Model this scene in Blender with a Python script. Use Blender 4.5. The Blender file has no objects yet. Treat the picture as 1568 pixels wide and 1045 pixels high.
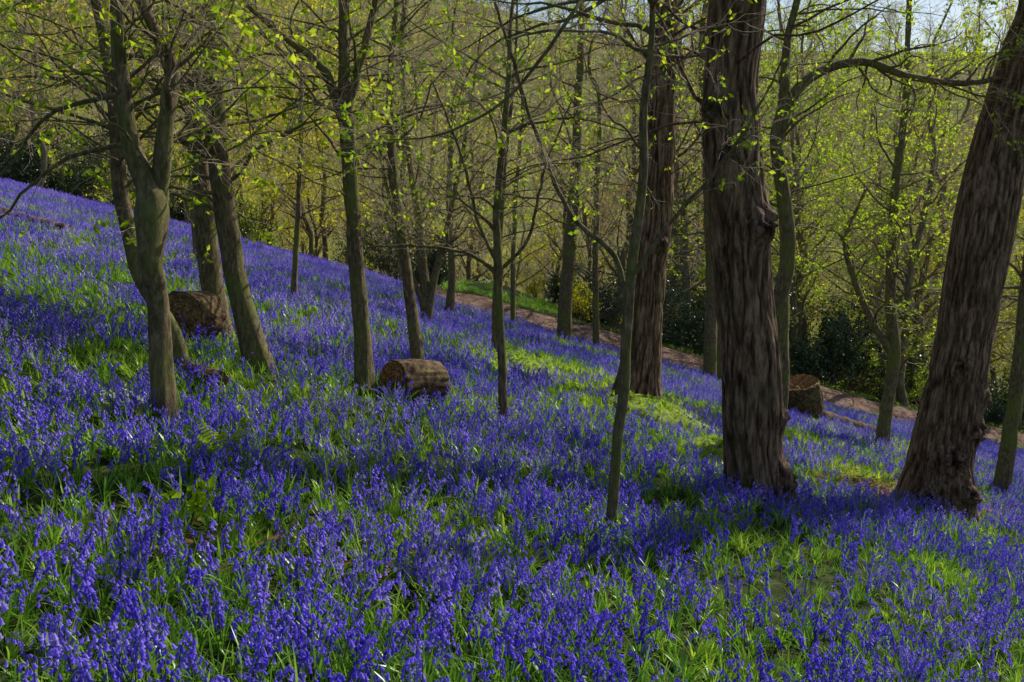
import bpy, math, time
import numpy as np
from mathutils import Vector
T00=time.time()
scene=bpy.context.scene
rng=np.random.default_rng(7)

# ------------------------------------------------------------------ noise
def _hash(ix,iy,seed):
    h=(ix*374761393+iy*668265263+seed*974634777)&0xffffffff
    h=((h^(h>>13))*1274126177)&0xffffffff
    h=h^(h>>16)
    return (h&0xffff)/65535.0
def vnoise(x,y,seed=0,perx=None):
    x=np.asarray(x,float);y=np.asarray(y,float)
    ix=np.floor(x).astype(np.int64);iy=np.floor(y).astype(np.int64)
    fx=x-ix;fy=y-iy
    fx=fx*fx*(3-2*fx);fy=fy*fy*(3-2*fy)
    ix1=ix+1
    if perx: ix=ix%perx;ix1=ix1%perx
    a=_hash(ix,iy,seed);b=_hash(ix1,iy,seed);c=_hash(ix,iy+1,seed);d=_hash(ix1,iy+1,seed)
    return (a*(1-fx)+b*fx)*(1-fy)+(c*(1-fx)+d*fx)*fy
def fbm(x,y,seed=0,o=4):
    s=0;a=.5;t=0
    for i in range(o):
        s=s+a*vnoise(x*2**i,y*2**i,seed+i*17);t+=a;a*=.5
    return s/t
def sp(t): return np.logaddexp(0,t)
def catmull(pts,m):
    p=np.asarray(pts,float);p=np.vstack([2*p[0]-p[1],p,2*p[-1]-p[-2]])
    out=[]
    for i in range(1,len(p)-2):
        t=np.linspace(0,1,m,endpoint=False)[:,None]
        a,b,c,d=p[i-1],p[i],p[i+1],p[i+2]
        out.append(.5*(2*b+(c-a)*t+(2*a-5*b+4*c-d)*t**2+(3*b-a-3*c+d)*t**3))
    out.append(p[-2][None])
    return np.vstack(out)
pc=catmull([(-22,70),(-14,58),(-8,46),(-4,37.5),(-1.5,33),(1,31),(4,31),(8,31.2),(12,32),(19,35.5),(30,42),(45,55)],24)
def path_y(x): return np.interp(x,pc[:,0],pc[:,1])
def H(x,y):
    x=np.asarray(x,float);y=np.asarray(y,float)
    xs=60*np.tanh(x/60)
    z=-1.6-0.27*xs-0.10*y
    z=z-0.18*6*sp((y-46)/6)+.63*14*sp((y-115)/14)-.53*30*sp((y-430)/30)
    z=z+0.05*np.sin(x*.9+1.3)*np.sin(y*.7+.4)*np.minimum(1,np.abs(y)/6)
    z=z+0.10*(fbm(x*.35,y*.35,5,3)-.5)
    t=np.clip((y-path_y(x)+1.3)/2.6,0,1);t=t*t*(3-2*t)
    z=z+.52*t*np.exp(-np.maximum(y-path_y(x)-2,0)/12)*(1/(1+np.exp(-(x+1.8)*1.8)))
    z=z+1.1*np.exp(-((x+.3)/3.2)**2-((y-43)/6)**2)
    return z

# ------------------------------------------------------------------ mesh helpers
class MB:
    def __init__(s): s.v=[];s.f=[];s.n=0;s.a=[]
    def add(s,v,f,m=0,smooth=True,attr=None):
        v=np.asarray(v,float).reshape(-1,3);f=np.asarray(f,np.int64)
        if len(v)==0 or len(f)==0:return
        s.v.append(v);s.f.append((f+s.n,m,smooth));s.n+=len(v)
        s.a.append(np.full(len(v),.55) if attr is None else np.asarray(attr,float).ravel())
    def mesh(s,name,mats,attr=False):
        me=bpy.data.meshes.new(name)
        V=np.concatenate(s.v)
        nl=sum(f.size for f,_,_ in s.f);nf=sum(len(f) for f,_,_ in s.f)
        li=np.concatenate([f.ravel() for f,_,_ in s.f])
        tot=np.concatenate([np.full(len(f),f.shape[1]) for f,_,_ in s.f])
        mi=np.concatenate([np.full(len(f),m) for f,m,_ in s.f])
        sm=np.concatenate([np.full(len(f),b) for f,_,b in s.f])
        st=np.concatenate([[0],np.cumsum(tot)[:-1]])
        me.vertices.add(len(V));me.vertices.foreach_set('co',V.ravel().astype(np.float32))
        me.loops.add(nl);me.loops.foreach_set('vertex_index',li.astype(np.int32))
        me.polygons.add(nf)
        me.polygons.foreach_set('loop_start',st.astype(np.int32))
        me.polygons.foreach_set('loop_total',tot.astype(np.int32))
        me.polygons.foreach_set('material_index',mi.astype(np.int32))
        me.polygons.foreach_set('use_smooth',sm.astype(bool))
        me.update(calc_edges=True)
        if attr:
            a=me.attributes.new('furrow','FLOAT','POINT');a.data.foreach_set('value',np.concatenate(s.a).astype(np.float32))
        for m in mats: me.materials.append(m)
        return me
def add_obj(name,me,loc=(0,0,0),link=True):
    o=bpy.data.objects.new(name,me);o.location=loc
    if link: scene.collection.objects.link(o)
    return o
def nrm(a): return a/(np.linalg.norm(a,axis=-1,keepdims=True)+1e-9)
def tubes(P,R,k):
    M,n,_=P.shape
    T=nrm(np.gradient(P,axis=1))
    mt=nrm(T.mean(1))
    ref=np.where(np.abs(mt[:,2:3])>.75,np.array([[0,1.,0]]),np.array([[0,0,1.]]))
    N=nrm(np.cross(T,ref[:,None,:]));B=np.cross(T,N)
    a=np.arange(k)*2*np.pi/k
    V=P[:,:,None,:]+R[:,:,None,None]*(np.cos(a)[None,None,:,None]*N[:,:,None,:]+np.sin(a)[None,None,:,None]*B[:,:,None,:])
    idx=np.arange(M*n*k).reshape(M,n,k);j=(np.arange(k)+1)%k
    q=np.stack([idx[:,:-1,:],idx[:,:-1][:,:,j],idx[:,1:][:,:,j],idx[:,1:,:]],-1).reshape(-1,4)
    return V.reshape(-1,3),q[:,::-1]
def resample(p,n):
    s=np.concatenate([[0],np.cumsum(np.linalg.norm(np.diff(p[:,:3],axis=0),axis=1))])
    t=np.linspace(0,s[-1],n)
    return np.stack([np.interp(t,s,p[:,i]) for i in range(p.shape[1])],1)
def grow(r,P,R,nc,t0,t1,L0,L1,n,ang,wander,up,rr,tip=.25,rmin=.0012,bias=None):
    M,m,_=P.shape
    par=np.repeat(np.arange(M),nc);K=len(par)
    t=r.uniform(t0,t1,K);f=t*(m-1.001);i=f.astype(int);w=(f-i)[:,None]
    pos=P[par,i]*(1-w)+P[par,i+1]*w
    rad=R[par,i]*(1-w[:,0])+R[par,i+1]*w[:,0]
    tan=nrm(P[par,i+1]-P[par,i])
    rv=r.normal(size=(K,3))
    if bias is not None: rv=rv+np.asarray(bias)
    perp=nrm(rv-(rv*tan).sum(1,keepdims=True)*tan)
    a=r.uniform(ang[0],ang[1],K)[:,None]
    d=np.cos(a)*tan+np.sin(a)*perp
    L=r.uniform(L0,L1,K)*(1-.4*t)
    Q=np.empty((K,n,3));Q[:,0]=pos
    for j in range(1,n):
        Q[:,j]=Q[:,j-1]+d*(L/(n-1))[:,None]
        d=nrm(d+wander*r.normal(size=(K,3))+np.array([0,0,up]))
    r0=np.maximum(rad*rr*r.uniform(.6,1,K),rmin)
    S=r0[:,None]*np.linspace(1,tip,n)[None,:]
    S=np.maximum(S,rmin*.7)
    return Q,S
def leaves(r,P,per,s0,s1,droop=.4,t0=.2,spread=.02):
    """leaf blades (two folded halves) along polylines"""
    M,m,_=P.shape
    par=np.repeat(np.arange(M),per);K=len(par)
    t=r.uniform(t0,1,K);f=t*(m-1.001);i=f.astype(int);w=(f-i)[:,None]
    c=P[par,i]*(1-w)+P[par,i+1]*w+r.normal(size=(K,3))*spread
    d=r.normal(size=(K,3));d[:,2]-=droop;d=nrm(d)
    s=r.uniform(s0,s1,K)[:,None]
    side=nrm(np.cross(d,r.normal(size=(K,3))))
    nn=np.cross(d,side)
    wd=.28*s
    V=np.stack([c,c+d*s*.5+side*wd+nn*s*.08,c+d*s,c+d*s*.5-side*wd+nn*s*.08],1)
    b=np.arange(K)[:,None]*4
    F=np.concatenate([b+np.array([[0,1,2]]),b+np.array([[0,2,3]])])
    return V.reshape(-1,3),F

# ------------------------------------------------------------------ materials
def newmat(name):
    m=bpy.data.materials.new(name);m.use_nodes=True
    nt=m.node_tree;nt.nodes.clear()
    out=nt.nodes.new('ShaderNodeOutputMaterial')
    return m,nt,out
def ramp(nt,cols,fac):
    r=nt.nodes.new('ShaderNodeValToRGB')
    el=r.color_ramp.elements
    while len(el)<len(cols): el.new(.5)
    for e,(p,c) in zip(el,cols): e.position=p;e.color=(*c,1)
    nt.links.new(fac,r.inputs[0]);return r.outputs[0]
def leafmat(name,cols,trans=.5,rough=.5,inst=False,gloss=.04,nscale=.25):
    m,nt,out=newmat(name)
    g=nt.nodes.new('ShaderNodeNewGeometry')
    tc=g.outputs['Random Per Island']
    if inst:
        oi=nt.nodes.new('ShaderNodeObjectInfo')
        ad=nt.nodes.new('ShaderNodeMath');ad.operation='ADD'
        nt.links.new(tc,ad.inputs[0]);nt.links.new(oi.outputs['Random'],ad.inputs[1])
        mu=nt.nodes.new('ShaderNodeMath');mu.operation='MULTIPLY';mu.inputs[1].default_value=.5
        nt.links.new(ad.outputs[0],mu.inputs[0]);tc=mu.outputs[0]
    no=nt.nodes.new('ShaderNodeTexNoise');no.inputs['Scale'].default_value=nscale
    no.inputs['Detail'].default_value=1
    nt.links.new(g.outputs['Position'],no.inputs['Vector'])
    mx=nt.nodes.new('ShaderNodeMath');mx.operation='MULTIPLY_ADD';mx.inputs[1].default_value=.6
    nt.links.new(no.outputs[0],mx.inputs[0])
    m2=nt.nodes.new('ShaderNodeMath');m2.operation='MULTIPLY_ADD';m2.inputs[1].default_value=.6;m2.inputs[2].default_value=-.1
    nt.links.new(tc,m2.inputs[0]);nt.links.new(m2.outputs[0],mx.inputs[2])
    col=ramp(nt,cols,mx.outputs[0])
    d=nt.nodes.new('ShaderNodeBsdfDiffuse');t=nt.nodes.new('ShaderNodeBsdfTranslucent')
    nt.links.new(col,d.inputs[0]);nt.links.new(col,t.inputs[0])
    a=nt.nodes.new('ShaderNodeMixShader');a.inputs[0].default_value=trans
    nt.links.new(d.outputs[0],a.inputs[1]);nt.links.new(t.outputs[0],a.inputs[2])
    if gloss>0:
        gl=nt.nodes.new('ShaderNodeBsdfGlossy');gl.inputs['Roughness'].default_value=rough
        gl.inputs['Color'].default_value=(.8,.85,.8,1)
        b=nt.nodes.new('ShaderNodeMixShader');b.inputs[0].default_value=gloss
        nt.links.new(a.outputs[0],b.inputs[1]);nt.links.new(gl.outputs[0],b.inputs[2]);a=b
    nt.links.new(a.outputs[0],out.inputs[0])
    return m
def barkmat(name,dark,mid,light,moss=(.05,.07,.015),mossamt=.35,sc=14,bump=.6,stretch=.12,furrow=False):
    m,nt,out=newmat(name)
    g=nt.nodes.new('ShaderNodeTexCoord')
    mp=nt.nodes.new('ShaderNodeMapping');mp.inputs['Scale'].default_value=(1,1,stretch)
    nt.links.new(g.outputs['Object'],mp.inputs[0])
    n1=nt.nodes.new('ShaderNodeTexNoise');n1.inputs['Scale'].default_value=sc*1.6;n1.inputs['Detail'].default_value=9;n1.inputs['Roughness'].default_value=.75
    nt.links.new(mp.outputs[0],n1.inputs['Vector'])
    fac=n1.outputs[0]
    if furrow:
        at=nt.nodes.new('ShaderNodeAttribute');at.attribute_name='furrow'  # dark furrow bark, with relief shading painted in to offset flat light
        q=nt.nodes.new('ShaderNodeMath');q.operation='MULTIPLY_ADD';q.inputs[1].default_value=.26
        nt.links.new(at.outputs['Fac'],q.inputs[0])
        q2=nt.nodes.new('ShaderNodeMath');q2.operation='MULTIPLY_ADD';q2.inputs[1].default_value=1.2;q2.inputs[2].default_value=-.25
        nt.links.new(n1.outputs[0],q2.inputs[0]);nt.links.new(q2.outputs[0],q.inputs[2]);fac=q.outputs[0]
    col=ramp(nt,[(.34,dark),(.5,mid),(.68,light)],fac)
    n2=nt.nodes.new('ShaderNodeTexNoise');n2.inputs['Scale'].default_value=2.2;n2.inputs['Detail'].default_value=5
    nt.links.new(g.outputs['Object'],n2.inputs['Vector'])
    mr=nt.nodes.new('ShaderNodeMapRange');mr.inputs[1].default_value=.45;mr.inputs[2].default_value=.68;mr.inputs[4].default_value=mossamt
    nt.links.new(n2.outputs[0],mr.inputs[0])
    mx=nt.nodes.new('ShaderNodeMix');mx.data_type='RGBA';mx.inputs[7].default_value=(*moss,1)
    nt.links.new(mr.outputs[0],mx.inputs[0]);nt.links.new(col,mx.inputs[6])
    p=nt.nodes.new('ShaderNodeBsdfPrincipled');p.inputs['Roughness'].default_value=.85
    p.inputs['Specular IOR Level'].default_value=.2
    nt.links.new(mx.outputs[2],p.inputs['Base Color'])
    bp=nt.nodes.new('ShaderNodeBump');bp.inputs['Strength'].default_value=bump;bp.inputs['Distance'].default_value=.03
    nt.links.new(n1.outputs[0],bp.inputs['Height']);nt.links.new(bp.outputs[0],p.inputs['Normal'])
    nt.links.new(p.outputs[0],out.inputs[0]);return m
def simplemat(name,cols,scale=3,rough=.9,bump=.5,detail=8,dist=.03):
    m,nt,out=newmat(name)
    g=nt.nodes.new('ShaderNodeTexCoord')
    n1=nt.nodes.new('ShaderNodeTexNoise');n1.inputs['Scale'].default_value=scale;n1.inputs['Detail'].default_value=detail;n1.inputs['Roughness'].default_value=.7
    nt.links.new(g.outputs['Object'],n1.inputs['Vector'])
    col=ramp(nt,cols,n1.outputs[0])
    p=nt.nodes.new('ShaderNodeBsdfPrincipled');p.inputs['Roughness'].default_value=rough;p.inputs['Specular IOR Level'].default_value=.2
    nt.links.new(col,p.inputs['Base Color'])
    if bump:
        bp=nt.nodes.new('ShaderNodeBump');bp.inputs['Strength'].default_value=bump;bp.inputs['Distance'].default_value=dist
        nt.links.new(n1.outputs[0],bp.inputs['Height']);nt.links.new(bp.outputs[0],p.inputs['Normal'])
    nt.links.new(p.outputs[0],out.inputs[0]);return m

M_bell=leafmat('bluebell_petal',[(.12,(.12,.065,.70)),(.48,(.31,.21,.92)),(.9,(.74,.64,.98))],.5,inst=True,gloss=.0,nscale=.5)
M_stem=leafmat('bluebell_stem',[(.2,(.07,.10,.05)),(.8,(.12,.17,.08))],.3,inst=True,gloss=0)
M_blade=leafmat('strap_leaf',[(.1,(.06,.20,.015)),(.5,(.22,.44,.03)),(.95,(.60,.74,.08))],.5,.35,inst=True,gloss=.04,nscale=.5)
M_bladeY=leafmat('grass_sunlit_tint',[(.1,(.16,.34,.02)),(.5,(.42,.60,.04)),(.95,(.75,.82,.10))],.55,.35,inst=True,gloss=.03,nscale=.5)  # lit copy of the strap leaf: sunshine put into the colour
M_leafY=leafmat('spring_leaf_yellow',[(.1,(.34,.38,.010)),(.5,(.62,.60,.018)),(.95,(.88,.76,.04))],.65,gloss=0)
M_leafG=leafmat('spring_leaf_green',[(.1,(.16,.30,.012)),(.5,(.38,.54,.02)),(.95,(.72,.76,.035))],.65,gloss=0)
M_leafO=leafmat('bud_leaf_ochre',[(.1,(.34,.19,.03)),(.5,(.56,.36,.05)),(.95,(.62,.52,.07))],.5,gloss=0)
M_leafD=leafmat('evergreen_leaf',[(.1,(.012,.032,.008)),(.5,(.03,.065,.012)),(.95,(.07,.12,.022))],.25,.3,gloss=.10)
M_white=leafmat('white_petal',[(.1,(.7,.7,.65)),(.9,(.8,.8,.78))],.3,gloss=0)
M_litter=leafmat('leaf_litter',[(.1,(.12,.06,.035)),(.5,(.26,.14,.07)),(.95,(.44,.28,.17))],.15,inst=True,gloss=0)
M_barkBig=barkmat('chestnut_bark',(.03,.017,.011),(.155,.09,.054),(.42,.27,.165),moss=(.15,.135,.04),mossamt=.3,bump=1,furrow=True,sc=17,stretch=.16)
M_barkMid=barkmat('young_bark',(.045,.034,.018),(.155,.112,.06),(.38,.29,.16),moss=(.17,.20,.03),mossamt=.7,sc=22,bump=.7,stretch=.3)
M_barkBg=barkmat('woodland_bark',(.08,.06,.04),(.20,.15,.09),(.42,.34,.21),moss=(.18,.19,.045),mossamt=.5,sc=5,bump=.2,stretch=.3)
M_twig=simplemat('twig_bark',[(.3,(.34,.25,.15)),(.7,(.68,.55,.38))],8,bump=0,detail=2)
M_moss=simplemat('moss',[(.3,(.05,.09,.012)),(.5,(.18,.25,.025)),(.7,(.38,.43,.05))],9,bump=.9)
M_cut=simplemat('rotten_wood',[(.34,(.05,.025,.012)),(.5,(.32,.17,.065)),(.68,(.66,.43,.20))],22,bump=.9)
M_logbark=simplemat('log_bark',[(.34,(.025,.015,.009)),(.5,(.11,.065,.035)),(.66,(.24,.19,.07))],14,bump=1)
M_path=simplemat('path_earth',[(.3,(.06,.034,.024)),(.5,(.17,.10,.068)),(.72,(.36,.24,.17))],3.5,bump=.8)

m,nt,out=newmat('woodland_floor')
g=nt.nodes.new('ShaderNodeNewGeometry')
n1=nt.nodes.new('ShaderNodeTexNoise');n1.inputs['Scale'].default_value=7;n1.inputs['Detail'].default_value=9;n1.inputs['Roughness'].default_value=.7
n2=nt.nodes.new('ShaderNodeTexNoise');n2.inputs['Scale'].default_value=.25;n2.inputs['Detail'].default_value=4
for n in (n1,n2): nt.links.new(g.outputs['Position'],n.inputs['Vector'])
c1=ramp(nt,[(.3,(.012,.014,.005)),(.5,(.03,.035,.01)),(.7,(.09,.06,.035))],n1.outputs[0])
c2=ramp(nt,[(.35,(.015,.04,.008)),(.65,(.05,.08,.018))],n1.outputs[0])
mx=nt.nodes.new('ShaderNodeMix');mx.data_type='RGBA'
nt.links.new(n2.outputs[0],mx.inputs[0]);nt.links.new(c1,mx.inputs[6]);nt.links.new(c2,mx.inputs[7])
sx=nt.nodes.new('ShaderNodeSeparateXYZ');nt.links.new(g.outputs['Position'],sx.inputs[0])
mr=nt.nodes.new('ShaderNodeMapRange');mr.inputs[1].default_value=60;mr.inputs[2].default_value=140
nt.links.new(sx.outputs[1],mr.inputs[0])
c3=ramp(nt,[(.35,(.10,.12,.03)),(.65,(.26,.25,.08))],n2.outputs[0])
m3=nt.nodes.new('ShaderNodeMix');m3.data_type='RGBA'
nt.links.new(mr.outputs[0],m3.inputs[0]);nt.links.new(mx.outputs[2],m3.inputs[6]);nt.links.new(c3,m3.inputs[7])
p=nt.nodes.new('ShaderNodeBsdfPrincipled');p.inputs['Roughness'].default_value=.95;p.inputs['Specular IOR Level'].default_value=.1
nt.links.new(m3.outputs[2],p.inputs['Base Color'])
bp=nt.nodes.new('ShaderNodeBump');bp.inputs['Strength'].default_value=.6;bp.inputs['Distance'].default_value=.05
nt.links.new(n1.outputs[0],bp.inputs['Height']);nt.links.new(bp.outputs[0],p.inputs['Normal'])
nt.links.new(p.outputs[0],out.inputs[0]);M_ground=m

# ------------------------------------------------------------------ terrain
def grid(a,b,fine0,fine1,step,ratio=1.12):
    c=list(np.arange(fine0,fine1+step,step))
    s=step;x=c[-1]
    while x<b: s*=ratio;x+=s;c.append(x)
    s=step;x=c[0];pre=[]
    while x>a: s*=ratio;x-=s;pre.append(x)
    return np.array(pre[::-1]+c)
gx=grid(-900,900,-25,25,.33);gy=grid(-60,1500,0,50,.33)
X,Y=np.meshgrid(gx,gy);Z=H(X,Y)
mb=MB();nx,ny=len(gx),len(gy)
ii=np.arange(nx*ny).reshape(ny,nx)
mb.add(np.stack([X,Y,Z],-1),np.stack([ii[:-1,:-1],ii[:-1,1:],ii[1:,1:],ii[1:,:-1]],-1).reshape(-1,4))
add_obj('ground',mb.mesh('ground',[M_ground]))

def pathdist(x,y):
    x=np.asarray(x);d=np.full(x.shape,1e9)
    for a in pc[::3]: d=np.minimum(d,np.hypot(x-a[0],y-a[1]))
    return d
tt=nrm(np.gradient(pc,axis=0));nn=np.stack([-tt[:,1],tt[:,0]],1)
ws=np.linspace(-1.05,1.05,11)
wob=1+.7*(fbm(pc[:,0]*1.3,pc[:,1]*1.3,9,3)-.5)
px=pc[:,None,0]+nn[:,None,0]*ws[None]*wob[:,None];py=pc[:,None,1]+nn[:,None,1]*ws[None]*wob[:,None]
pz=H(px,py)+.06-.10*(np.abs(ws)[None]/1.05)**4
ii=np.arange(px.size).reshape(px.shape)
mb=MB();mb.add(np.stack([px,py,pz],-1),np.stack([ii[:-1,:-1],ii[:-1,1:],ii[1:,1:],ii[1:,:-1]],-1).reshape(-1,4)[:,::-1])
add_obj('dirt_path',mb.mesh('dirt_path',[M_path]))

# ------------------------------------------------------------------ scatter
def scatter(name,meshes,pts,rot,scale,idx):
    col=bpy.data.collections.new(name+'_source')
    for i,me in enumerate(meshes):
        col.objects.link(bpy.data.objects.new('%s_part_%02d'%(name,i),me))
    me=bpy.data.meshes.new(name);me.vertices.add(len(pts))
    me.vertices.foreach_set('co',np.asarray(pts,np.float32).ravel())
    a=me.attributes.new('rot','FLOAT_VECTOR','POINT');a.data.foreach_set('vector',np.asarray(rot,np.float32).ravel())
    a=me.attributes.new('scl','FLOAT','POINT');a.data.foreach_set('value',np.asarray(scale,np.float32))
    a=me.attributes.new('idx','INT','POINT');a.data.foreach_set('value',np.asarray(idx,np.int32))
    o=add_obj(name,me)
    ng=bpy.data.node_groups.new(name,'GeometryNodeTree')
    ng.interface.new_socket('Geometry',in_out='INPUT',socket_type='NodeSocketGeometry')
    ng.interface.new_socket('Geometry',in_out='OUTPUT',socket_type='NodeSocketGeometry')
    N=ng.nodes.new;L=ng.links.new
    gi=N('NodeGroupInput');go=N('NodeGroupOutput')
    ip=N('GeometryNodeInstanceOnPoints');ci=N('GeometryNodeCollectionInfo')
    ci.inputs['Collection'].default_value=col;ci.inputs['Separate Children'].default_value=True;ci.inputs['Reset Children'].default_value=True
    ip.inputs['Pick Instance'].default_value=True
    def attr(n,t):
        q=N('GeometryNodeInputNamedAttribute');q.data_type=t;q.inputs['Name'].default_value=n
        return [s for s in q.outputs if s.enabled and s.name=='Attribute'][0]
    L(gi.outputs[0],ip.inputs['Points']);L(ci.outputs[0],ip.inputs['Instance'])
    L(attr('idx','INT'),ip.inputs['Instance Index'])
    L(attr('rot','FLOAT_VECTOR'),ip.inputs['Rotation'])
    L(attr('scl','FLOAT'),ip.inputs['Scale'])
    L(ip.outputs[0],go.inputs[0])
    md=o.modifiers.new('scatter','NODES');md.node_group=ng
    return o

# ------------------------------------------------------------------ plants
def strap(mb,r,c,nl,l0,l1,w,m,seg=5,up=.9):
    K=nl;az=r.uniform(0,2*np.pi,K);L=r.uniform(l0,l1,K)
    t=np.linspace(0,1,seg)
    lean=r.uniform(.25,up,K)
    d=np.stack([np.cos(az),np.sin(az)],1)
    out=(t[None]**1.5)*(L*lean)[:,None]*.8
    z=(t[None]-.45*lean[:,None]*t[None]**2.4)*L[:,None]
    C=np.concatenate([c[None,None,:2]+d[:,None,:]*out[:,:,None],(c[2]+z)[:,:,None]],2)
    s=np.stack([-d[:,1],d[:,0],np.zeros(K)],1)
    prof=np.array([.8,1,.1]) if seg==3 else np.array([.7,1,1,.8,.1])
    wd=(w*r.uniform(.7,1.2,K))[:,None]*prof[None]
    A=C+s[:,None]*wd[:,:,None];B=C-s[:,None]*wd[:,:,None]
    V=np.stack([A,B],2)
    idx=np.arange(K*seg*2).reshape(K,seg,2)
    q=np.stack([idx[:,:-1,0],idx[:,:-1,1],idx[:,1:,1],idx[:,1:,0]],-1).reshape(-1,4)
    mb.add(V,q,m)
def bluebell(mb,r,c,hi=True,h=None):
    h=h or r.uniform(.18,.33)
    az=r.uniform(0,2*np.pi);d=np.array([np.cos(az),np.sin(az),0])
    lean=r.uniform(.01,.05)
    t=np.linspace(0,1,6 if hi else 4)
    bend=.045
    P=c+np.outer(t*lean+np.clip(t-.65,0,1)**2/.1225*bend,d)+np.outer(t*h-np.clip(t-.8,0,1)**2/.04*.025,[0,0,1])
    v,f=tubes(P[None],np.linspace(.003,.0015,len(t))[None],3);mb.add(v,f,1)
    nb=r.integers(8,15) if hi else r.integers(6,10)
    tb=np.linspace(.55,1,nb)
    pos=np.stack([np.interp(tb,t,P[:,i]) for i in range(3)],1)
    k=5 if hi else 3
    prof=[(0,.0018),(.006,.0045),(.014,.005),(.020,.009)] if hi else [(0,.003),(.024,.0105)]
    sgn=np.where(np.arange(nb)%2==0,1,-1)
    side=np.array([-d[1],d[0],0])
    a=np.arange(k)*2*np.pi/k
    for i in range(nb):
        o=d*r.uniform(-.2,1)+side*sgn[i]*r.uniform(.3,1.1)
        ax=nrm(np.array([0,0,-1.])+o*r.uniform(.25,.9)*(1.7-tb[i]))
        base=pos[i]+o*.007
        u=nrm(np.cross(ax,[.3,.9,.1]));w=np.cross(ax,u)
        sc=r.uniform(.8,1.1)*(1.15-.3*(tb[i]-.55)/.45)
        rings=[base+ax*z*sc+ (np.cos(a)[:,None]*u+np.sin(a)[:,None]*w)*rr*sc for z,rr in prof]
        V=np.concatenate(rings);n=len(prof)
        idx=np.arange(n*k).reshape(n,k);j=(np.arange(k)+1)%k
        q=np.stack([idx[:-1],idx[:-1][:,j],idx[1:][:,j],idx[1:]],-1).reshape(-1,4)
        mb.add(V,q,0)
r=np.random.default_rng(11)
mats=[M_bell,M_stem,M_blade]
near=[]
for i in range(10):
    mb=MB();bluebell(mb,r,np.zeros(3))
    bluebell(mb,r,np.array([r.normal(0,.05),r.normal(0,.05),0]))
    strap(mb,r,np.zeros(3),6,.14,.30,.004,2);near.append(mb.mesh('bluebell_n%d'%i,mats))
mid=[]
for i in range(7):
    mb=MB()
    for j in range(9):
        c=np.array([*r.uniform(-.22,.22,2),0]);bluebell(mb,r,c,False);strap(mb,r,c,4,.14,.27,.006,2,3)
    mid.append(mb.mesh('bluebell_m%d'%i,mats))
tuft=[];tuftY=[]
for i in range(6):
    mb=MB();strap(mb,r,np.zeros(3),12,.10,.26,.0045 if i<4 else .003,0);tuft.append(mb.mesh('tuft%d'%i,[M_blade]))
    mb=MB();strap(mb,r,np.zeros(3),14,.08,.22,.0045,0);tuftY.append(mb.mesh('tufty%d'%i,[M_bladeY]))

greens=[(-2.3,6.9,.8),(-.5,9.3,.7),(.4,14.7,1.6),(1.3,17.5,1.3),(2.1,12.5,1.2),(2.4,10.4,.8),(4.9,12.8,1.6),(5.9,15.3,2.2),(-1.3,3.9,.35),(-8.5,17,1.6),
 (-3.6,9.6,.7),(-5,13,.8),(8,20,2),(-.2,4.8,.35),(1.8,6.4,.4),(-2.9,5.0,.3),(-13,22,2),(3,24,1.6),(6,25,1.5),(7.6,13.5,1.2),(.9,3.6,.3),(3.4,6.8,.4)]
def greenmask(x,y):
    g=np.zeros_like(x)
    for a,b,s in greens: g=np.maximum(g,np.exp(-(((x-a)/s)**2+((y-b)/s)**2)))
    return g
def region(x,y):
    edge=np.where(x>-4,path_y(x)-2.9,np.interp(x,[-60,-24,-19,-12,-6,-4],[34,40,44,48,40,path_y(-4)-2.6]))
    return y<edge-1.8*fbm(x*.5,y*.5,3,2)
def rndpts(n,y0,y1,mar=3.0,k=.61):
    y=rng.uniform(y0,y1,n*2);W=k*y+mar
    keep=rng.uniform(0,1,n*2)<W/(k*y1+mar);y=y[keep][:n];W=k*y+mar
    return rng.uniform(-W,W),y
def area(y0,y1,mar=3.0,k=.61): return k*(y1*y1-y0*y0)+2*mar*(y1-y0)
def belldens(x,y):
    n=fbm(x*.55,y*.55,21,3);n2=fbm(x*2.2,y*2.2,31,2)
    d=np.clip((n-.27)*4,.25,1)*np.clip((n2-.23)*3.4,.3,1)
    d=np.maximum(d,.6*(y<3.6))
    return d*(1-.85*greenmask(x,y))
def put(name,meshes,x,y,s0,s1,tilt=.15,dz=-.01,idx=None):
    n=len(x);z=H(x,y)+dz
    rot=np.stack([rng.normal(0,tilt,n),rng.normal(0,tilt,n),rng.uniform(0,6.283,n)],1)
    return scatter(name,meshes,np.stack([x,y,z],1),rot,rng.uniform(s0,s1,n),rng.integers(0,len(meshes),n) if idx is None else idx)
x,y=rndpts(int(area(1.0,11)*120),1.0,11)
k=rng.uniform(0,1,len(x))<belldens(x,y);x,y=x[k],y[k]
nb=len(x);put('bluebell_carpet',near,x,y,.65,1.1)
x,y=rndpts(int(area(10.7,50)*15),10.7,50)
k=(rng.uniform(0,1,len(x))<np.clip(belldens(x,y)*1.3,0,1))&region(x,y)&(pathdist(x,y)>1.3);x,y=x[k],y[k]
put('bluebell_drift',mid,x,y,.75,1.1,.1)
x,y=rndpts(int(area(.8,14)*120),.8,14)
gm=greenmask(x,y)
k=rng.uniform(0,1,len(x))<(.5+.5*gm+.5*(y<5));x,y=x[k],y[k]
xe=rng.uniform(-4,3,2200);ye=rng.uniform(.8,3.4,2200)
put('grass_and_leaves',tuft,np.concatenate([x,xe]),np.concatenate([y,ye]),.45,.95,.2)
x,y=rndpts(int(area(14,48)*18),14,48)
k=(rng.uniform(0,1,len(x))<(.28+.72*greenmask(x,y)+.3*((x>-5)&(y>path_y(x)-3))))&(pathdist(x,y)>.7+.6*fbm(x*1.5,y*1.5,77,2))&(region(x,y)|((y<path_y(x)+3)&(x>-5)))
x,y=x[k],y[k]
put('meadow_grass',tuft,x,y,.55,1.1,.2)
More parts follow.
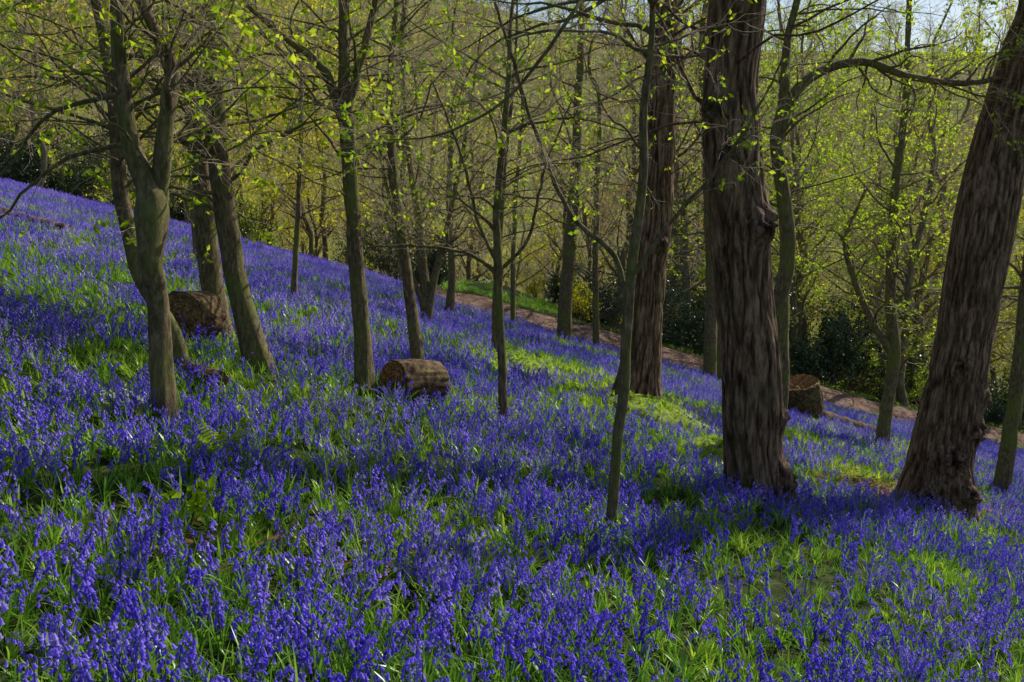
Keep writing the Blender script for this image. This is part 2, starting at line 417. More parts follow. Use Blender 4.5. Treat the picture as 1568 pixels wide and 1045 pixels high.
# clearing tufts, with sunlight painted into the blades as a yellower green
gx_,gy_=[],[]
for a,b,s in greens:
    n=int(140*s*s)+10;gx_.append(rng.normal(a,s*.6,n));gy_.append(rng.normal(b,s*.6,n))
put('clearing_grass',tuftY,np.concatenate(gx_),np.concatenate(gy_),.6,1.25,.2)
x=rng.uniform(-3,2.2,2600);y=rng.uniform(33,48,2600);k=(pathdist(x,y)>1.2)&(fbm(x*.6,y*.3,55,2)>.38)
put('glade_grass',tuft,x[k],y[k],.8,1.5,.2)

lm=[]
for i in range(3):
    mb=MB();P=np.stack([r.uniform(-.3,.3,(12,1)),r.uniform(-.3,.3,(12,1)),np.full((12,1),.01)],-1)
    P=np.repeat(P,2,1);v,f=leaves(r,P,2,.04,.08,0,spread=.01);v[:,2]=v[:,2]*.35+.008
    mb.add(v,f,0,False);lm.append(mb.mesh('litter%d'%i,[M_litter]))
a=rng.integers(0,len(pc),800);x=pc[a,0]+rng.normal(0,.7,800);y=pc[a,1]+rng.normal(0,.7,800)
x2=np.concatenate([rng.normal(4.6,.45,160),rng.normal(-1.15,.25,8),rng.normal(6.2,.8,120),rng.normal(2.1,.5,60)])
y2=np.concatenate([rng.normal(11.2,.3,160),rng.normal(3.8,.2,8),rng.normal(12.5,.7,120),rng.normal(14.3,.4,60)])
put('fallen_leaves',lm,np.concatenate([x,x2]),np.concatenate([y,y2]),.8,1.2,.1,.04)

# ------------------------------------------------------------------ main trees
def trunk_mesh(mb,P,Rr,k,ridge,lobes,burls,seed,mat,big):
    n=len(P);a=np.arange(k)*2*np.pi/k
    z=P[:,2]
    A,Zz=np.meshgrid(a,z)
    s=np.cumsum(np.r_[0,np.linalg.norm(np.diff(P,axis=0),axis=1)])
    S=np.repeat(s[:,None],k,1)
    fq=max(8,int(2*np.pi*Rr.mean()/(.036 if big else .05)))
    u=(A/(2*np.pi))*fq+1.2*vnoise(A*0+3,S*.8,seed)+1.6*vnoise(A/(2*np.pi)*7,S*2.2,seed+5,7)+.4*vnoise(A/(2*np.pi)*20,S*7,seed+6,20)
    fur=vnoise(u,S*1.9,seed,fq);fur2=vnoise(u*2,S*7,seed+1,fq*2);lump=vnoise(A/(2*np.pi)*5,S*1.6,seed+2,5)
    fur=1-np.clip(np.abs(fur-.5)*2*1.9,0,1);fur=1-fur**1.4
    disp=ridge*(fur*1.0+fur2*.4-.7)+Rr[:,None]*.12*(lump-.5)
    h=S
    fl=np.exp(-h/.28)
    disp=disp+Rr[:,None]*lobes*fl*(np.cos(5*A+seed)*.6+np.cos(3*A+seed*2)*.5)
    at=fur*.6+fur2*.4
    for bz,bt,bs,ba in burls:
        da=np.angle(np.exp(1j*(A-bt)))*Rr[:,None]
        rr2=(Zz-bz)**2+da**2
        g=np.exp(-rr2/(bs*bs))
        nz=vnoise(A*9,Zz*26,seed+9)
        disp=disp+ba*g*(1+1.2*(nz-.5))
        ring=np.exp(-(((np.sqrt(rr2)-bs*.35)/(bs*.2))**2))
        hole=np.exp(-rr2/(bs*bs*.08))
        disp=disp-ba*.5*hole+ba*.22*ring
        at=at*(1-g)+g*nz*.8;at=at*(1-.8*hole)
    R=Rr[:,None]+disp
    V=P[:,None,:]+np.stack([np.cos(A)*R,np.sin(A)*R,np.zeros_like(R)],-1)
    idx=np.arange(n*k).reshape(n,k);j=(np.arange(k)+1)%k
    q=np.stack([idx[:-1],idx[:-1][:,j],idx[1:][:,j],idx[1:]],-1).reshape(-1,4)
    mb.add(V,q,mat,True,at)

def make_tree(name,Yd,main,limbs=(),big=False,ext=6,brz=0.,nb=14,bl=2.5,twig=6,leafn=2,lsize=(.04,.07),
              leafmat=M_leafG,seed=1,burls=(),ridge=.012,lobes=.25,yl=0.,sub=5,leaf_t=.2,bias=None,rtop=.35,lkeep=1.0,thin=.9,l1r=.38,lng=0,lngL=2.5,lz0=.45):
    r=np.random.default_rng(seed)
    main=[list(a) for a in main]
    if not big:
        for a in main: a[2]*=thin
    bx=main[0][0];bz=float(H(bx,Yd))-.12
    pts=[(bx,Yd,min(bz,main[0][1]-.02),main[0][2]*1.05)]
    for i,(x_,z_,r_) in enumerate(main):
        if z_<=pts[-1][2]+.05: continue
        pts.append((x_,Yd+yl*(z_-bz)+ (r.normal(0,.02) if i else 0),z_,r_))
    lx,ly,lz,lr=pts[-1]
    dx=(pts[-1][0]-pts[-2][0])/(pts[-1][2]-pts[-2][2])
    for j in range(1,5):
        t=j/4
        pts.append((lx+dx*ext*t*.6+r.normal(0,.12),ly+yl*ext*t+r.normal(0,.12),lz+ext*t,lr*(1-t)+lr*rtop*.4*t))
    C=catmull(np.array(pts),10)
    L=np.linalg.norm(np.diff(C[:,:3],axis=0),axis=1).sum()
    C=resample(C,int(L/(.03 if big else .07)))
    if not big: C[:,:2]+=.025*(fbm(C[:,2:3]*1.5+seed*7,np.array([[1.,50.]]),seed,3)-.5)*2*min(1,Yd/8)
    mb=MB()
    P=C[:,:3];R=np.maximum(C[:,3],.003)
    if big: trunk_mesh(mb,P,R,200,ridge,lobes,burls,seed,0,True)
    else: trunk_mesh(mb,P,R,24,R.mean()*.14,lobes,burls,seed,0,False)
    lines=[(resample(C,40))]
    for lb in limbs:
        lp=[]
        for q in lb:
            if len(q)==3: lp.append((q[0],Yd+r.normal(0,.04),q[1],q[2]*thin))
            else: lp.append(q)
        c=resample(catmull(np.array(lp,float),10),40)
        c[1:,:3]+=np.cumsum(r.normal(0,.007,(39,3)),0)*.6
        v,f=tubes(c[None,:,:3],c[None,:,3],9);mb.add(v,f,0);lines.append(c)
    mainc=lines[0];zz=mainc[:,2];t0=np.clip((brz-zz[0])/(zz[-1]-zz[0]),.02,.9)
    ztop=.20*Yd+.9           # below this the crown is full; above it only a few bare limbs
    t1=np.clip((ztop-zz[0])/(zz[-1]-zz[0]),t0+.05,.99)
    nlow=max(4,int(nb*.75));nhi=max(2,nb//5)
    Q1,S1=grow(r,mainc[None,:,:3],np.minimum(mainc[None,:,3],.10),nlow,t0,t1,bl*.5,bl,12,(.7,1.4),.17,.0,l1r,bias=bias)
    q,s=grow(r,mainc[None,:,:3],np.minimum(mainc[None,:,3],.10),nhi,t1,.99,bl*.4,bl*.8,12,(.5,1.1),.17,.03,l1r,bias=bias)
    Q1=np.concatenate([Q1,q]);S1=np.concatenate([S1,s])
    for c in lines[1:]:
        Ll=np.linalg.norm(np.diff(c[:,:3],axis=0),axis=1).sum()
        q,s=grow(r,c[None,:,:3],c[None,:,3],max(3,int(Ll*5)),.2,1,bl*.3,bl*.6,12,(.5,1.1),.18,.02,.5)
        Q1=np.concatenate([Q1,q]);S1=np.concatenate([S1,s])
    if lng:   # long thin arching, mostly bare branches
        tl=np.clip((lz0-zz[0])/(zz[-1]-zz[0]),.05,.9)
        q,s=grow(r,mainc[None,:,:3],np.full((1,40),.020),lng,tl,max(t1,tl+.05),lngL*.7,lngL*1.4,12,(.9,1.6),.14,-.035,.9,tip=.15)
        Q1=np.concatenate([Q1,q]);S1=np.concatenate([S1,s])
    v,f=tubes(Q1,S1,6);mb.add(v,f,0)
    Q2,S2=grow(r,Q1,S1,sub,.2,1,bl*.18,bl*.45,7,(.4,1.1),.22,.0,.55)
    k2=(Q2[:,0,2]<ztop)|(r.uniform(0,1,len(Q2))<.35);Q2,S2=Q2[k2],S2[k2]
    v,f=tubes(Q2,S2,4);mb.add(v,f,1)
    Q3,S3=grow(r,Q2,S2,twig,.2,1,bl*.06,bl*.2,5,(.4,1.1),.25,.0,.7)
    low=Q3[:,0,2]<ztop
    kk3=low|(r.uniform(0,1,len(Q3))<.25)
    Q3,S3,low=Q3[kk3],S3[kk3],low[kk3]
    v,f=tubes(Q3,S3,3);mb.add(v,f,1)
    if leafn:
        kk=(r.uniform(0,1,len(Q3))<lkeep)&(low|(r.uniform(0,1,len(Q3))<.3))
        if kk.any():
            v,f=leaves(r,Q3[kk],leafn,lsize[0],lsize[1],.6,leaf_t,.01);mb.add(v,f,2,False)
    me=mb.mesh(name,[M_barkBig if big else M_barkMid,M_twig,leafmat],big)
    return add_obj(name,me)

CH='sweet_chestnut_tree';DT='deciduous_tree';SA='sapling_tree'
make_tree(CH,8.33,[(2.39,-3.08,.34),(2.30,-2.53,.275),(2.22,-1.70,.257),(2.14,-1.03,.257),(2.05,-.37,.263),(1.96,.32,.251),(1.93,.89,.233),(1.96,1.55,.24)],
 big=True,ext=6,brz=.5,nb=12,bl=2.6,twig=4,leafn=3,lkeep=.7,seed=3,ridge=.022,lobes=.22,lng=8,
 burls=[(-.42,-1.1,.12,.13),(-.30,-.7,.08,.07),(.62,-2.4,.11,.10),(-2.75,-.7,.14,.08),(-2.9,-1.6,.1,.05),(-2.2,-.3,.1,.05)])
make_tree(CH,14.7,[(2.04,-3.62,.44),(2.11,-3.01,.33),(2.18,-1.81,.29),(2.29,-.55,.275),(2.31,.56,.255),(2.32,1.66,.22),(2.37,2.73,.20)],
 big=True,ext=6,brz=-.6,nb=30,bl=3.0,twig=4,leafn=3,lkeep=.5,seed=4,ridge=.024,lobes=.35,burls=[(-1,-1.2,.15,.07)],leafmat=M_leafY,lng=12,lz0=-.3)
make_tree(CH,11.0,[(5.37,-4.15,.50),(5.38,-3.42,.37),(5.47,-2.41,.315),(5.6,-1.28,.32),(5.70,-.265,.33),(5.82,.58,.30),(6.03,1.61,.275),(6.13,2.05,.26)],
 big=True,ext=6,brz=.8,nb=8,bl=2.6,twig=4,leafn=3,lkeep=.7,seed=5,ridge=.025,lobes=.3,lng=6,lngL=2.5,
 burls=[(-3.35,-1.7,.2,.11),(-3.0,-.9,.18,.10),(-3.75,-1.2,.18,.12),(-2.6,-.5,.15,.09),(-3.8,-2.2,.15,.08),(-2.2,-1.9,.12,.05)])
make_tree(DT,5.47,[(-2.16,-1.54,.09),(-2.17,-1.12,.080),(-2.16,-.75,.076),(-2.15,-.48,.08),(-2.15,-.32,.105),(-2.15,-.18,.118),(-2.16,-.05,.086),(-2.24,.21,.067),(-2.27,.58,.051),(-2.26,1.02,.043)],
 limbs=[[(-2.13,-.12,.07),(-2.04,.29,.059),(-1.97,.66,.043),(-2.09,1.02,.035),(-2.2,1.7,.025)]],ext=2.5,brz=-.1,nb=40,bl=1.7,twig=6,leafn=4,seed=6,burls=[(-.25,-1.5,.06,.03),(-.12,-.7,.05,.03)],lkeep=.22,lsize=(.035,.07),l1r=.18,lng=22,lngL=1.9,lz0=.1,thin=.85)
make_tree(DT,7.03,[(-2.59,-1.57,.092),(-2.67,-1.12,.076),(-2.88,-.71,.071),(-2.95,-.21,.066),(-2.98,.37,.056),(-3.02,1.08,.04)],ext=3,brz=-.1,nb=32,bl=2.2,twig=6,seed=8,leafn=4,lkeep=.3,l1r=.28,lng=16,lz0=.1,thin=.85)
make_tree(DT,10.17,[(-3.3,-1.77,.19),(-3.36,-1.11,.153),(-3.39,-.38,.139),(-3.39,.53,.12),(-3.25,1.49,.11),(-3.21,1.89,.10)],ext=4,brz=.2,nb=26,bl=3,seed=9,leafn=5,lkeep=.6,thin=.8,l1r=.3,leafmat=M_leafY,lng=12,lz0=.2)
make_tree(DT,8.5,[(-2.39,-1.80,.185),(-2.52,-1.17,.134),(-2.62,-.44,.122),(-2.67,.155,.116),(-2.69,.735,.104),(-2.66,1.58,.09)],
 limbs=[[(-2.67,.1,.09),(-2.86,.735,.08),(-3.05,1.02,.06),(-3.30,1.58,.045),(-3.5,2.6,.02)]],ext=4,brz=-.4,nb=36,bl=2.4,seed=10,leafn=5,lkeep=.38,lsize=(.05,.085),thin=.8,l1r=.22,lng=18,lz0=.1)
make_tree(DT,8.74,[(-1.45,-2.08,.125),(-1.48,-1.27,.094),(-1.52,-.33,.088),(-1.55,.52,.09),(-1.57,.81,.07),(-1.55,1.63,.05)],
 limbs=[[(-1.55,.45,.06),(-1.72,.99,.05),(-2.07,1.28,.038),(-2.47,1.63,.028),(-3,2.2,.015)],[(-1.55,.5,.055),(-1.43,.99,.047),(-1.23,1.63,.034),(-1.0,2.6,.02)]],
 ext=3,brz=.0,nb=24,bl=2.2,seed=12,leafn=4,lkeep=.2,thin=.82,l1r=.28,lng=20,lngL=2.4,lz0=.1)
make_tree(DT,10.7,[(-1.13,-2.36,.10),(-1.19,-1.55,.077),(-1.29,-.55,.069),(-1.39,.19,.058),(-1.37,1.07,.046),(-1.30,1.99,.035)],ext=3,brz=-.4,nb=26,bl=2,seed=13,leafn=4,lkeep=.15,l1r=.3,lng=18,lz0=.0)
make_tree(SA,8.68,[(-.08,-2.45,.062),(-.10,-1.78,.045),(-.125,-1.0,.045),(-.125,-.885,.06),(-.13,-.75,.045),(-.136,-.33,.038),(-.073,.335,.034),(-.024,1.04,.025),(.012,1.61,.016)],
 limbs=[[(-.125,-.9,.028),(-.40,-.70,.02),(-.89,-.60,.014),(-1.39,-.62,.007)],[(-.12,-.85,.022),(.15,-.55,.018),(.3,.1,.014),(.55,.7,.009)],[(-.13,-.8,.022),(-.35,-.3,.018),(-.5,.3,.014),(-.75,.9,.009)]],
 ext=2,brz=-.9,nb=28,bl=1.5,seed=14,leafn=3,lkeep=.12,lng=16,lngL=1.8,lz0=-.3)
make_tree(SA,5.93,[(.68,-2.38,.042),(.71,-1.76,.04),(.75,-1.125,.038),(.79,-.52,.036),(.84,.065,.032),(.84,.51,.026),(.875,1.10,.017)],
 limbs=[[(.77,-.87,.024),(.69,-.475,.021),(.405,-.22,.018),(.255,.11,.016),(.066,.63,.012),(-.1,1.10,.009)],[(.79,-.6,.022),(.96,-.35,.018),(1.28,-.02,.014),(1.52,.31,.011),(1.74,.75,.007)],
 [(.87,5.93,1.1,.015),(.6,5.3,1.2,.013),(.33,4.6,.84,.010),(.05,4.5,.45,.008),(-.30,4.5,.23,.006),(-.58,4.5,.19,.003)]],
 ext=1.2,brz=-.2,nb=16,bl=1.1,twig=4,seed=15,leafn=4,lkeep=.22,lsize=(.03,.05),lng=10,lngL=1.6,lz0=.1)
make_tree(DT,11.0,[(3.25,-3.6,.15),(3.30,-2.5,.135),(3.28,-1.52,.11),(3.34,-.72,.10),(3.13,.42,.087),(3.2,.9,.07),(3.2,1.6,.05)],
 limbs=[[(3.13,.45,.08),(3.37,1.10,.07),(4.03,1.36,.055),(4.62,1.19,.047),(5.31,1.11,.04),(6.2,1.32,.03),(7.2,1.5,.015)]],ext=2.5,brz=-.6,nb=18,bl=2.0,seed=16,leafn=4,lkeep=.35,l1r=.3,lng=14,lz0=-.3)
make_tree(DT,18.1,[(7.62,-5.47,.155),(7.70,-4.25,.13),(7.74,-3.43,.14),(7.56,-2.10,.11),(7.51,-.30,.09),(7.57,1.57,.07),(7.52,3.37,.05)],
 limbs=[[(7.74,-3.5,.09),(7.23,-2.77,.078),(6.77,-1.70,.065),(6.67,-1.06,.045),(6.99,-.17,.03)]],ext=3,brz=-2.5,nb=34,bl=2.8,seed=17,leafn=5,lkeep=.6,lsize=(.05,.08),lng=12,lz0=-1)
make_tree(DT,15.6,[(8.76,-5.52,.168),(8.83,-4.13,.134),(8.86,-2.96,.123),(8.86,-.80,.10),(8.8,1.87,.067)],ext=3,brz=-2,nb=24,bl=2.6,seed=18,leafn=5,lkeep=.6)
make_tree(DT,25.7,[(5.68,-5.7,.22),(5.69,-3.73,.185),(5.57,-1.33,.166),(5.37,.98,.147),(5.15,3.77,.09)],ext=4,brz=-3,nb=36,bl=4,seed=19,leafn=3,lsize=(.06,.10))
make_tree(DT,27,[(6.35,-6.0,.29),(6.33,-3.92,.25),(6.37,-1.39,.21),(6.35,1.41,.16),(6.3,4,.1)],ext=5,brz=-2,nb=30,bl=4,seed=20,leafn=3,lsize=(.06,.10))
make_tree(DT,27.9,[(1.62,-4.83,.26),(1.69,-3.04,.22),(1.86,-.87,.20),(1.95,1.46,.15),(2.03,4.27,.10)],ext=5,brz=-2,nb=36,bl=4,seed=21,leafn=3,leafmat=M_leafO,lsize=(.05,.09))
make_tree(SA,15.3,[(-3.70,-2.13,.066),(-3.62,-1.11,.049),(-3.52,-.04,.044),(-3.43,1.32,.033)],ext=2.5,brz=-1,nb=30,bl=2,seed=22,leafn=5,leafmat=M_leafY)
make_tree(SA,27.4,[(2.6,-5.04,.128),(2.52,-2.98,.10),(2.52,-.46,.09),(2.55,2.37,.06)],ext=3,brz=-3,nb=30,bl=3,seed=23,leafn=3)
make_tree(SA,18.2,[(-6.3,-1.72,.078),(-6.3,-.81,.065),(-6.3,.46,.058),(-6.3,1.93,.046)],ext=3,brz=-.5,nb=28,bl=2.5,seed=24,leafn=6,leafmat=M_leafY)
make_tree(SA,26.7,[(.02,-4.27,.086),(.02,-2.7,.077),(.11,-.45,.067),(.3,2.3,.048)],ext=3,brz=-3,nb=30,bl=3,seed=25,leafn=2)
make_tree(SA,24.3,[(-1.69,-3.57,.14),(-1.59,-2.12,.105),(-1.65,-.41,.087),(-1.5,2.1,.07)],ext=3,brz=-2.5,nb=34,bl=3.2,seed=26,leafn=1)
make_tree(DT,19.4,[(-1.82,-3.05,.18),(-1.87,-2.11,.14),(-1.99,-.73,.10),(-2.2,1.02,.07),(-2.26,2.6,.05)],
 limbs=[[(-1.82,-2.9,.12),(-1.62,-1.96,.10),(-1.3,-.73,.07),(-.87,1.28,.05),(-.6,3,.02)],[(-1.84,-2.8,.09),(-2.3,-1.5,.07),(-2.7,.3,.05),(-3,2.4,.02)]],ext=3,brz=-2,nb=30,bl=2.8,seed=27,leafn=1,thin=.8,lng=10,lz0=-1)
make_tree(SA,16.0,[(-.28,-3.13,.092),(-.28,-2.2,.075),(-.23,-1.4,.063),(-.14,-.04,.05),(0,1.5,.03)],ext=2.5,brz=-1.5,nb=28,bl=2.2,seed=28,leafn=1,lng=10,lz0=-1)
print('trees',time.time()-T00)

# ------------------------------------------------------------------ stumps, mounds, fallen wood
mossp=[]
def lump(name,x,y,rx,ry,rz,mat,seed,rough=.3,k=48,n=20,sink=.08,fq=2.2):
    a=np.linspace(0,2*np.pi,k,endpoint=False);b=np.linspace(0.02,np.pi/2+.25,n)
    A,B=np.meshgrid(a,b)
    d=1+rough*(fbm(np.cos(A)*fq+B*1.3+seed*3+20,np.sin(A)*fq+B+30,seed,4)-.5)*2
    V=np.stack([np.cos(A)*np.sin(B)*rx*d,np.sin(A)*np.sin(B)*ry*d,np.cos(B)*rz*d-sink],-1)
    V[...,2]+=H(x+V[...,0],y+V[...,1])
    V[...,0]+=x;V[...,1]+=y
    idx=np.arange(n*k).reshape(n,k);j=(np.arange(k)+1)%k
    q=np.stack([idx[:-1],idx[:-1][:,j],idx[1:][:,j],idx[1:]],-1).reshape(-1,4)[:,::-1]
    mb=MB();mb.add(V,q,0);mb.add(V[0],np.arange(k)[None],0)
    W=V[1:-4].reshape(-1,3);mossp.append(W[rng.integers(0,len(W),int(260*rx))]+rng.normal(0,.02,(int(260*rx),3))*[1,1,0])
    return add_obj(name,mb.mesh(name,[mat]))
lump('mossy_mound',2.1,12.6,.80,.6,.40,M_moss,2)
lump('mossy_mound',2.45,10.4,.48,.40,.34,M_moss,3)
lump('mossy_mound',.15,15.2,.6,.4,.30,M_moss,4)
mt=[]
for i in range(3):
    mb=MB();strap(mb,r,np.zeros(3),12,.03,.10,.003,0,3);mt.append(mb.mesh('mosstuft%d'%i,[M_bladeY]))
W=np.concatenate(mossp);n=len(W)
scatter('moss_tufts',mt,W,rng.normal(0,.3,(n,3)),rng.uniform(.6,1.4,n),rng.integers(0,3,n))
def stump(name,x,y,rad,h,ax,seed,topmat=M_cut,sink=.1,rough=1.0,sidemat=None):
    """log section: furrowed bark side, weathered cut face with growth rings, looking along ax"""
    k=96;n=22;r=np.random.default_rng(seed)
    a=np.arange(k)*2*np.pi/k;t=np.linspace(0,1,n)
    A,Tt=np.meshgrid(a,t)
    R=rad*(1+.07*rough*(vnoise(A/(2*np.pi)*5,Tt*1.5,seed,5)-.5)*2)
    ff=np.abs(vnoise(A/(2*np.pi)*30,Tt*2,seed+1,30)-.5)*2
    R=R+rad*.09*(ff-.5)
    R[0]*=.96;R[-1]*=.96
    ztop=h*(1+.05*rough*(vnoise(a/(2*np.pi)*7,a*0,seed+2,7)-.5)*2)
    V=np.stack([np.cos(A)*R,np.sin(A)*R,(Tt-.5)*ztop[None]],-1)
    m=22;tr=np.linspace(.97,.03,m)
    A2,T2=np.meshgrid(a,tr)
    def capz(e,sg,ph):
        return np.stack([e[None,:,0]*T2,e[None,:,1]*T2,e[None,:,2]+sg*(-rad*.12*rough*(1-T2**4)+rad*.09*rough*(vnoise(A2/(2*np.pi)*14,T2*5,seed+ph,14)-.5)+rad*.03*np.sin(T2*50))],-1)
    top=capz(V[-1],1,3);bot=capz(V[0],-1,7)
    W=np.concatenate([bot[::-1],V,top])
    N=len(W);W=W.reshape(-1,3)
    ax=nrm(np.array(ax,float))
    b1=nrm(np.cross(np.array([.1,1.,.3]),ax));b2=np.cross(ax,b1)
    W=W[:,0:1]*b1+W[:,1:2]*b2+W[:,2:3]*ax
    W+=np.array([x,y,float(H(x,y))+rad-sink])
    idx=np.arange(N*k).reshape(N,k);j=(np.arange(k)+1)%k
    q=np.stack([idx[:-1],idx[:-1][:,j],idx[1:][:,j],idx[1:]],-1)
    at=np.concatenate([np.full((m,k),.5),.1+.9*ff,np.full((m,k),.5)]).ravel()
    mb=MB();mb.add(W,q[m:m+n-1].reshape(-1,4),0,True,at)
    mb.f.append((q[:m].reshape(-1,4),1,False));mb.f.append((q[m+n-1:].reshape(-1,4),1,False))
    mb.f.append((idx[-1][None],1,True));mb.f.append((idx[0][None,::-1],1,True))
    return add_obj(name,mb.mesh(name,[sidemat or M_logbark,topmat],True))
stump('cut_log',-1.0,9.0,.24,.56,(-.72,-.69,.12),31,sink=.05)
stump('cut_log',-3.3,9.3,.27,.42,(-.30,-.94,.12),32,sink=.0)
stump('broken_root_stump',-2.36,6.8,.11,.34,(.7,-.5,-.1),33,sink=.01,rough=2)
stump('tree_stump',6.75,20.6,.40,.8,(-.35,-.2,1),34,sink=-.05,rough=3)
def log(name,a,b,rad,seed):
    r=np.random.default_rng(seed)
    t=np.linspace(0,1,24)[:,None];P=np.array(a)*(1-t)+np.array(b)*t
    P=P+np.cumsum(r.normal(0,.01,P.shape),0);z=H(P[:,0],P[:,1])+rad*.8
    P=np.column_stack([P,z]);R=rad*(1+.2*r.normal(size=24)*.4)*np.linspace(1,.6,24);R[0]*=.2;R[-1]*=.2
    v,f=tubes(P[None],R[None],12);v=v+r.normal(0,rad*.04,v.shape)
    mb=MB();mb.add(v,f,0);return add_obj(name,mb.mesh(name,[M_logbark],True))
log('fallen_log',(-10.4,17.4),(-8.6,17.9),.16,1)
log('fallen_branch',(5.6,12.9),(6.9,13.6),.06,2)
log('fallen_log',(7.0,20.4),(8.9,21.3),.18,3)

mb=MB();r=np.random.default_rng(5)
for i in range(11):
    az=r.uniform(0,6.28);L=r.uniform(.24,.38)
    t=np.linspace(0,1,16);d=np.array([np.cos(az),np.sin(az),0])
    P=np.outer(t**1.4*L*.45,d)+np.outer(t*L*(1-.25*t),[0,0,1.])
    v,f=tubes(P[None],np.linspace(.002,.0008,16)[None],3);mb.add(v,f,0)
    s=np.array([-d[1],d[0],0])
    for sg in (1,-1):
        for jj in range(2,16):
            w=.065*math.sin(math.pi*min(1,(1-t[jj])*.9+.08))
            c=P[jj];e=c+s*sg*w+d*.01+np.array([0,0,-.008]);h=np.array([0,0,.006])+d*.003
            mb.add([c-h,c+h,e+h*.3,e-h*.3],[[0,1,2,3]],0,False)
add_obj('fern_plant',mb.mesh('fern_plant',[M_leafG]),(-1.66,5.05,float(H(-1.66,5.05))))
mb=MB();q=np.zeros((9,4,3))
for i in range(9):
    az=r.uniform(0,6.28);q[i]=np.outer(np.linspace(0,1,4),[math.cos(az)*.12,math.sin(az)*.12,.22])
v,f=tubes(q,np.full((9,4),.0025),3);mb.add(v,f,0)
v,f=leaves(r,q,5,.04,.075,-.1,.5,.01);mb.add(v,f,0,False)
add_obj('broadleaf_plant',mb.mesh('broadleaf_plant',[M_leafG]),(-1.49,3.98,float(H(-1.49,3.98))))
mb=MB();q=np.zeros((12,4,3))
for i in range(12):
    c=r.normal(0,.05,2);q[i]=np.stack([np.full(4,c[0]),np.full(4,c[1]),np.linspace(0,r.uniform(.2,.28),4)],1)
v,f=tubes(q,np.full((12,4),.002),3);mb.add(v,f,0)
v,f=leaves(r,q[:,2:],7,.018,.028,-.2,.5,.004);mb.add(v,f,1,False)
add_obj('white_flower_clump',mb.mesh('white_flower_clump',[M_stem,M_white]),(-2.27,5.20,float(H(-2.27,5.20))))

# ------------------------------------------------------------------ background woodland
def bgtree(seed,h,leafm,per,ls,spread=4.5,q3=5):
    r=np.random.default_rng(seed);n=14
    P=np.zeros((1,n,3));P[0,:,2]=np.linspace(-.3,h,n)
    P[0,:,0]=np.cumsum(r.normal(0,.18,n));P[0,:,1]=np.cumsum(r.normal(0,.18,n));P[0,:,:2]-=P[0,0,:2]
    R=np.linspace(h*.0115,.02,n)[None]
    mb=MB();v,f=tubes(P,R,8);mb.add(v,f,0)
    Q1,S1=grow(r,P,R,26,.08,.98,spread*.5,spread*1.2,9,(.5,1.2),.17,.03,.5)
    v,f=tubes(Q1,S1,4);mb.add(v,f,0)
    Q2,S2=grow(r,Q1,S1,6,.15,1,1.0,2.2,6,(.4,1.1),.22,.02,.6,rmin=.010)
    v,f=tubes(Q2,S2,3);mb.add(v,f,1)
    Q3,S3=grow(r,Q2,S2,q3,.2,1,.4,1.0,3,(.4,1.1),.3,.0,.6,rmin=.008)
    v,f=tubes(Q3,S3,3);mb.add(v,f,1)
    if per:
        kk=r.uniform(0,1,len(Q3))<np.clip((fbm(Q3[:,0,0]*.7+9,Q3[:,0,2]*.7+Q3[:,0,1]*.4,seed,2)-.32)*3,.08,1)
        v,f=leaves(r,Q3[kk],per,ls[0],ls[1],.2,.2,.06);mb.add(v,f,2,False)
    return mb.mesh('wood_tree%d'%seed,[M_barkBg,M_twig,leafm])
bg=[bgtree(101,14,M_leafY,9,(.09,.14)),bgtree(102,12,M_leafY,8,(.09,.14)),
    bgtree(103,15,M_leafG,8,(.08,.13)),bgtree(104,12,M_leafG,7,(.08,.12)),
    bgtree(105,15,M_leafO,3,(.06,.10),q3=7),bgtree(106,13,M_leafO,2,(.06,.10),q3=7),bgtree(107,14,M_leafG,2,(.06,.09),q3=7)]
pts=[];idx=[]
def try_put(n,y0,y1,k,mar,mind,fx,choose):
    for c in range(n):
        y=rng.uniform(y0,y1);W=k*y+mar;x=rng.uniform(-W,W)
        if not fx(x,y): continue
        if any((x-a[0])**2+(y-a[1])**2<mind*mind for a in pts): continue
        pts.append((x,y));idx.append(choose(x,y))
def choose(x,y):
    a=x/y
    if a<-.16: w=[5,4,1.2,1,.8,.8,.7]
    elif a<.22: w=[1.2,1,.5,.5,3,3,2.5]
    else: w=[1.4,1.2,4,3.5,1,1,1.2]
    w=np.array(w);return int(rng.choice(7,p=w/w.sum()))
def ok(x,y):
    if -3.5<x<4.5 and y<49 : return False
    if x<-4: return y>np.interp(x,[-60,-24,-19,-12,-6,-4],[34,41,45,49,43,40])
    return y>float(path_y(x))+1.8
try_put(300,33,60,.60,5,2.5,ok,choose)
try_put(260,60,120,.60,6,4.4,ok,choose)
try_put(650,120,420,.60,6,8,ok,choose)
pa=np.array(pts);ix=np.array(idx);n=len(pa)
z=H(pa[:,0],pa[:,1])
sc=rng.uniform(.8,1.25,n)*np.where(pa[:,1]>120,1.5,1)*np.where((pa[:,0]/pa[:,1]>.1)&(pa[:,1]<120),1.25,1)
scatter('distant_woodland',bg,np.column_stack([pa,z]),np.column_stack([rng.normal(0,.08,n),rng.normal(0,.08,n),rng.uniform(0,6.28,n)]),sc,ix)
print('bg',n,time.time()-T00)
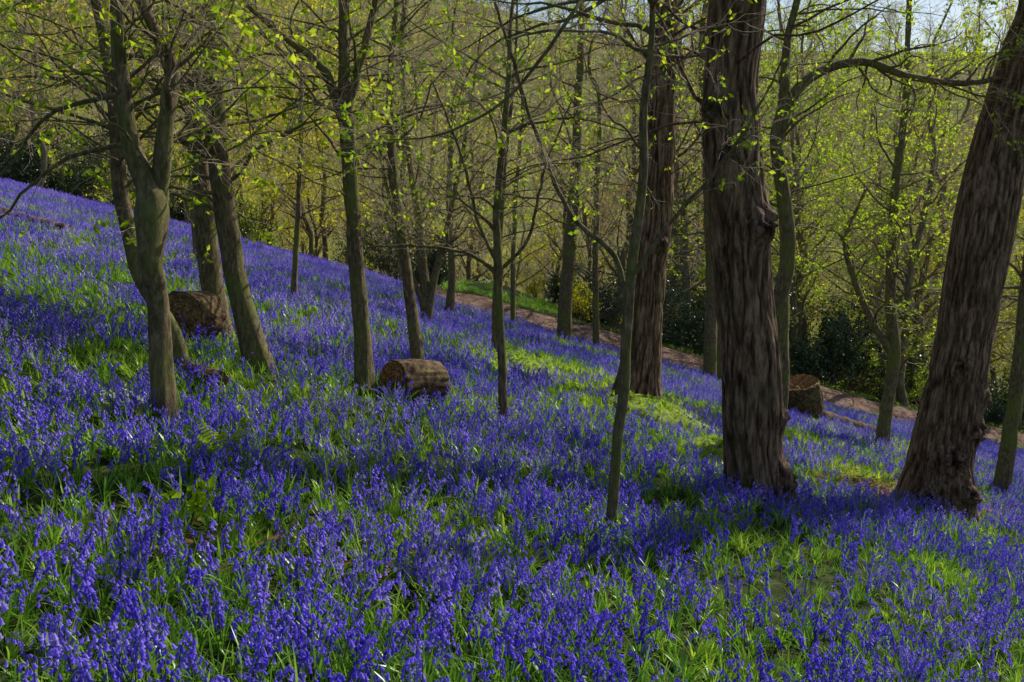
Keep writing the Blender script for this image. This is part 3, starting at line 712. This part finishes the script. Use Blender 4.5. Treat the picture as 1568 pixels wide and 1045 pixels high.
def shrub(seed,h,m,per,ls,ns=14):
    r=np.random.default_rng(seed)
    P=np.zeros((1,4,3));P[0,:,2]=np.linspace(-.1,.25,4);R=np.full((1,4),.05)
    Q,S=grow(r,P,R,ns,.0,1,h*.7,h*1.3,8,(.1,.9),.12,.06,.5,rmin=.012)
    mb=MB();v,f=tubes(Q,S,4);mb.add(v,f,0)
    Q2,S2=grow(r,Q,S,9,.1,1,h*.25,h*.5,5,(.4,1.2),.2,.0,.6,rmin=.005);v,f=tubes(Q2,S2,3);mb.add(v,f,0)
    Q3,S3=grow(r,Q2,S2,4,.1,1,h*.1,h*.22,3,(.4,1.2),.2,.0,.6,rmin=.004)
    v,f=leaves(r,Q3,per,ls[0],ls[1],.3,.0,.03);mb.add(v,f,1,False)
    return mb.mesh('shrub%d'%seed,[M_barkBg,m])
sh=[shrub(201,2.2,M_leafD,6,(.09,.14)),shrub(202,3.4,M_leafD,5,(.09,.14)),shrub(203,1.8,M_leafD,6,(.08,.13)),shrub(204,2.4,M_leafG,3,(.06,.10)),shrub(205,1.6,M_leafY,3,(.06,.10))]
pts=[];idx=[]
def ok2(x,y):
    if -2.2<x<.9 and y<48: return False
    if .9<=x<4.6 and y<49: return y>34.5
    return ok(x,y) and pathdist(np.array([x]),np.array([y]))[0]>2.2
try_put(480,32,58,.60,5,1.7,ok2,lambda x,y:int(rng.choice(5,p=[.29,.31,.20,.13,.07])))
pa=np.array(pts);n=len(pa);z=H(pa[:,0],pa[:,1])
scatter('understorey_shrubs',sh,np.column_stack([pa,z]),np.column_stack([rng.normal(0,.05,n),rng.normal(0,.05,n),rng.uniform(0,6.28,n)]),rng.uniform(.7,1.4,n),np.array(idx))

# ------------------------------------------------------------------ light, sky, camera
el=math.radians(42);az=math.atan2(.72,.69)
sd=Vector((math.cos(el)*math.sin(az),math.cos(el)*math.cos(az),math.sin(el)))
sl=bpy.data.lights.new('sun','SUN');sl.energy=5;sl.angle=math.radians(.5);sl.color=(1,.95,.86)
so=bpy.data.objects.new('sun',sl);so.rotation_euler=sd.to_track_quat('Z','Y').to_euler();scene.collection.objects.link(so)
w=bpy.data.worlds.new('World');scene.world=w;w.use_nodes=True
nt=w.node_tree;bgn=nt.nodes['Background'];sk=nt.nodes.new('ShaderNodeTexSky');sk.sky_type='NISHITA'
sk.sun_disc=False;sk.sun_elevation=el;sk.sun_rotation=az
nt.links.new(sk.outputs[0],bgn.inputs[0]);bgn.inputs[1].default_value=.105
cam=bpy.data.cameras.new('camera');cam.lens=32;cam.sensor_width=36;cam.clip_end=4000;cam.clip_start=.05
co=bpy.data.objects.new('camera',cam);co.rotation_euler=(math.radians(80),0,0);scene.collection.objects.link(co)
scene.camera=co
scene.view_settings.view_transform='Standard';scene.view_settings.look='None';scene.view_settings.exposure=0
print('done',nb,time.time()-T00)
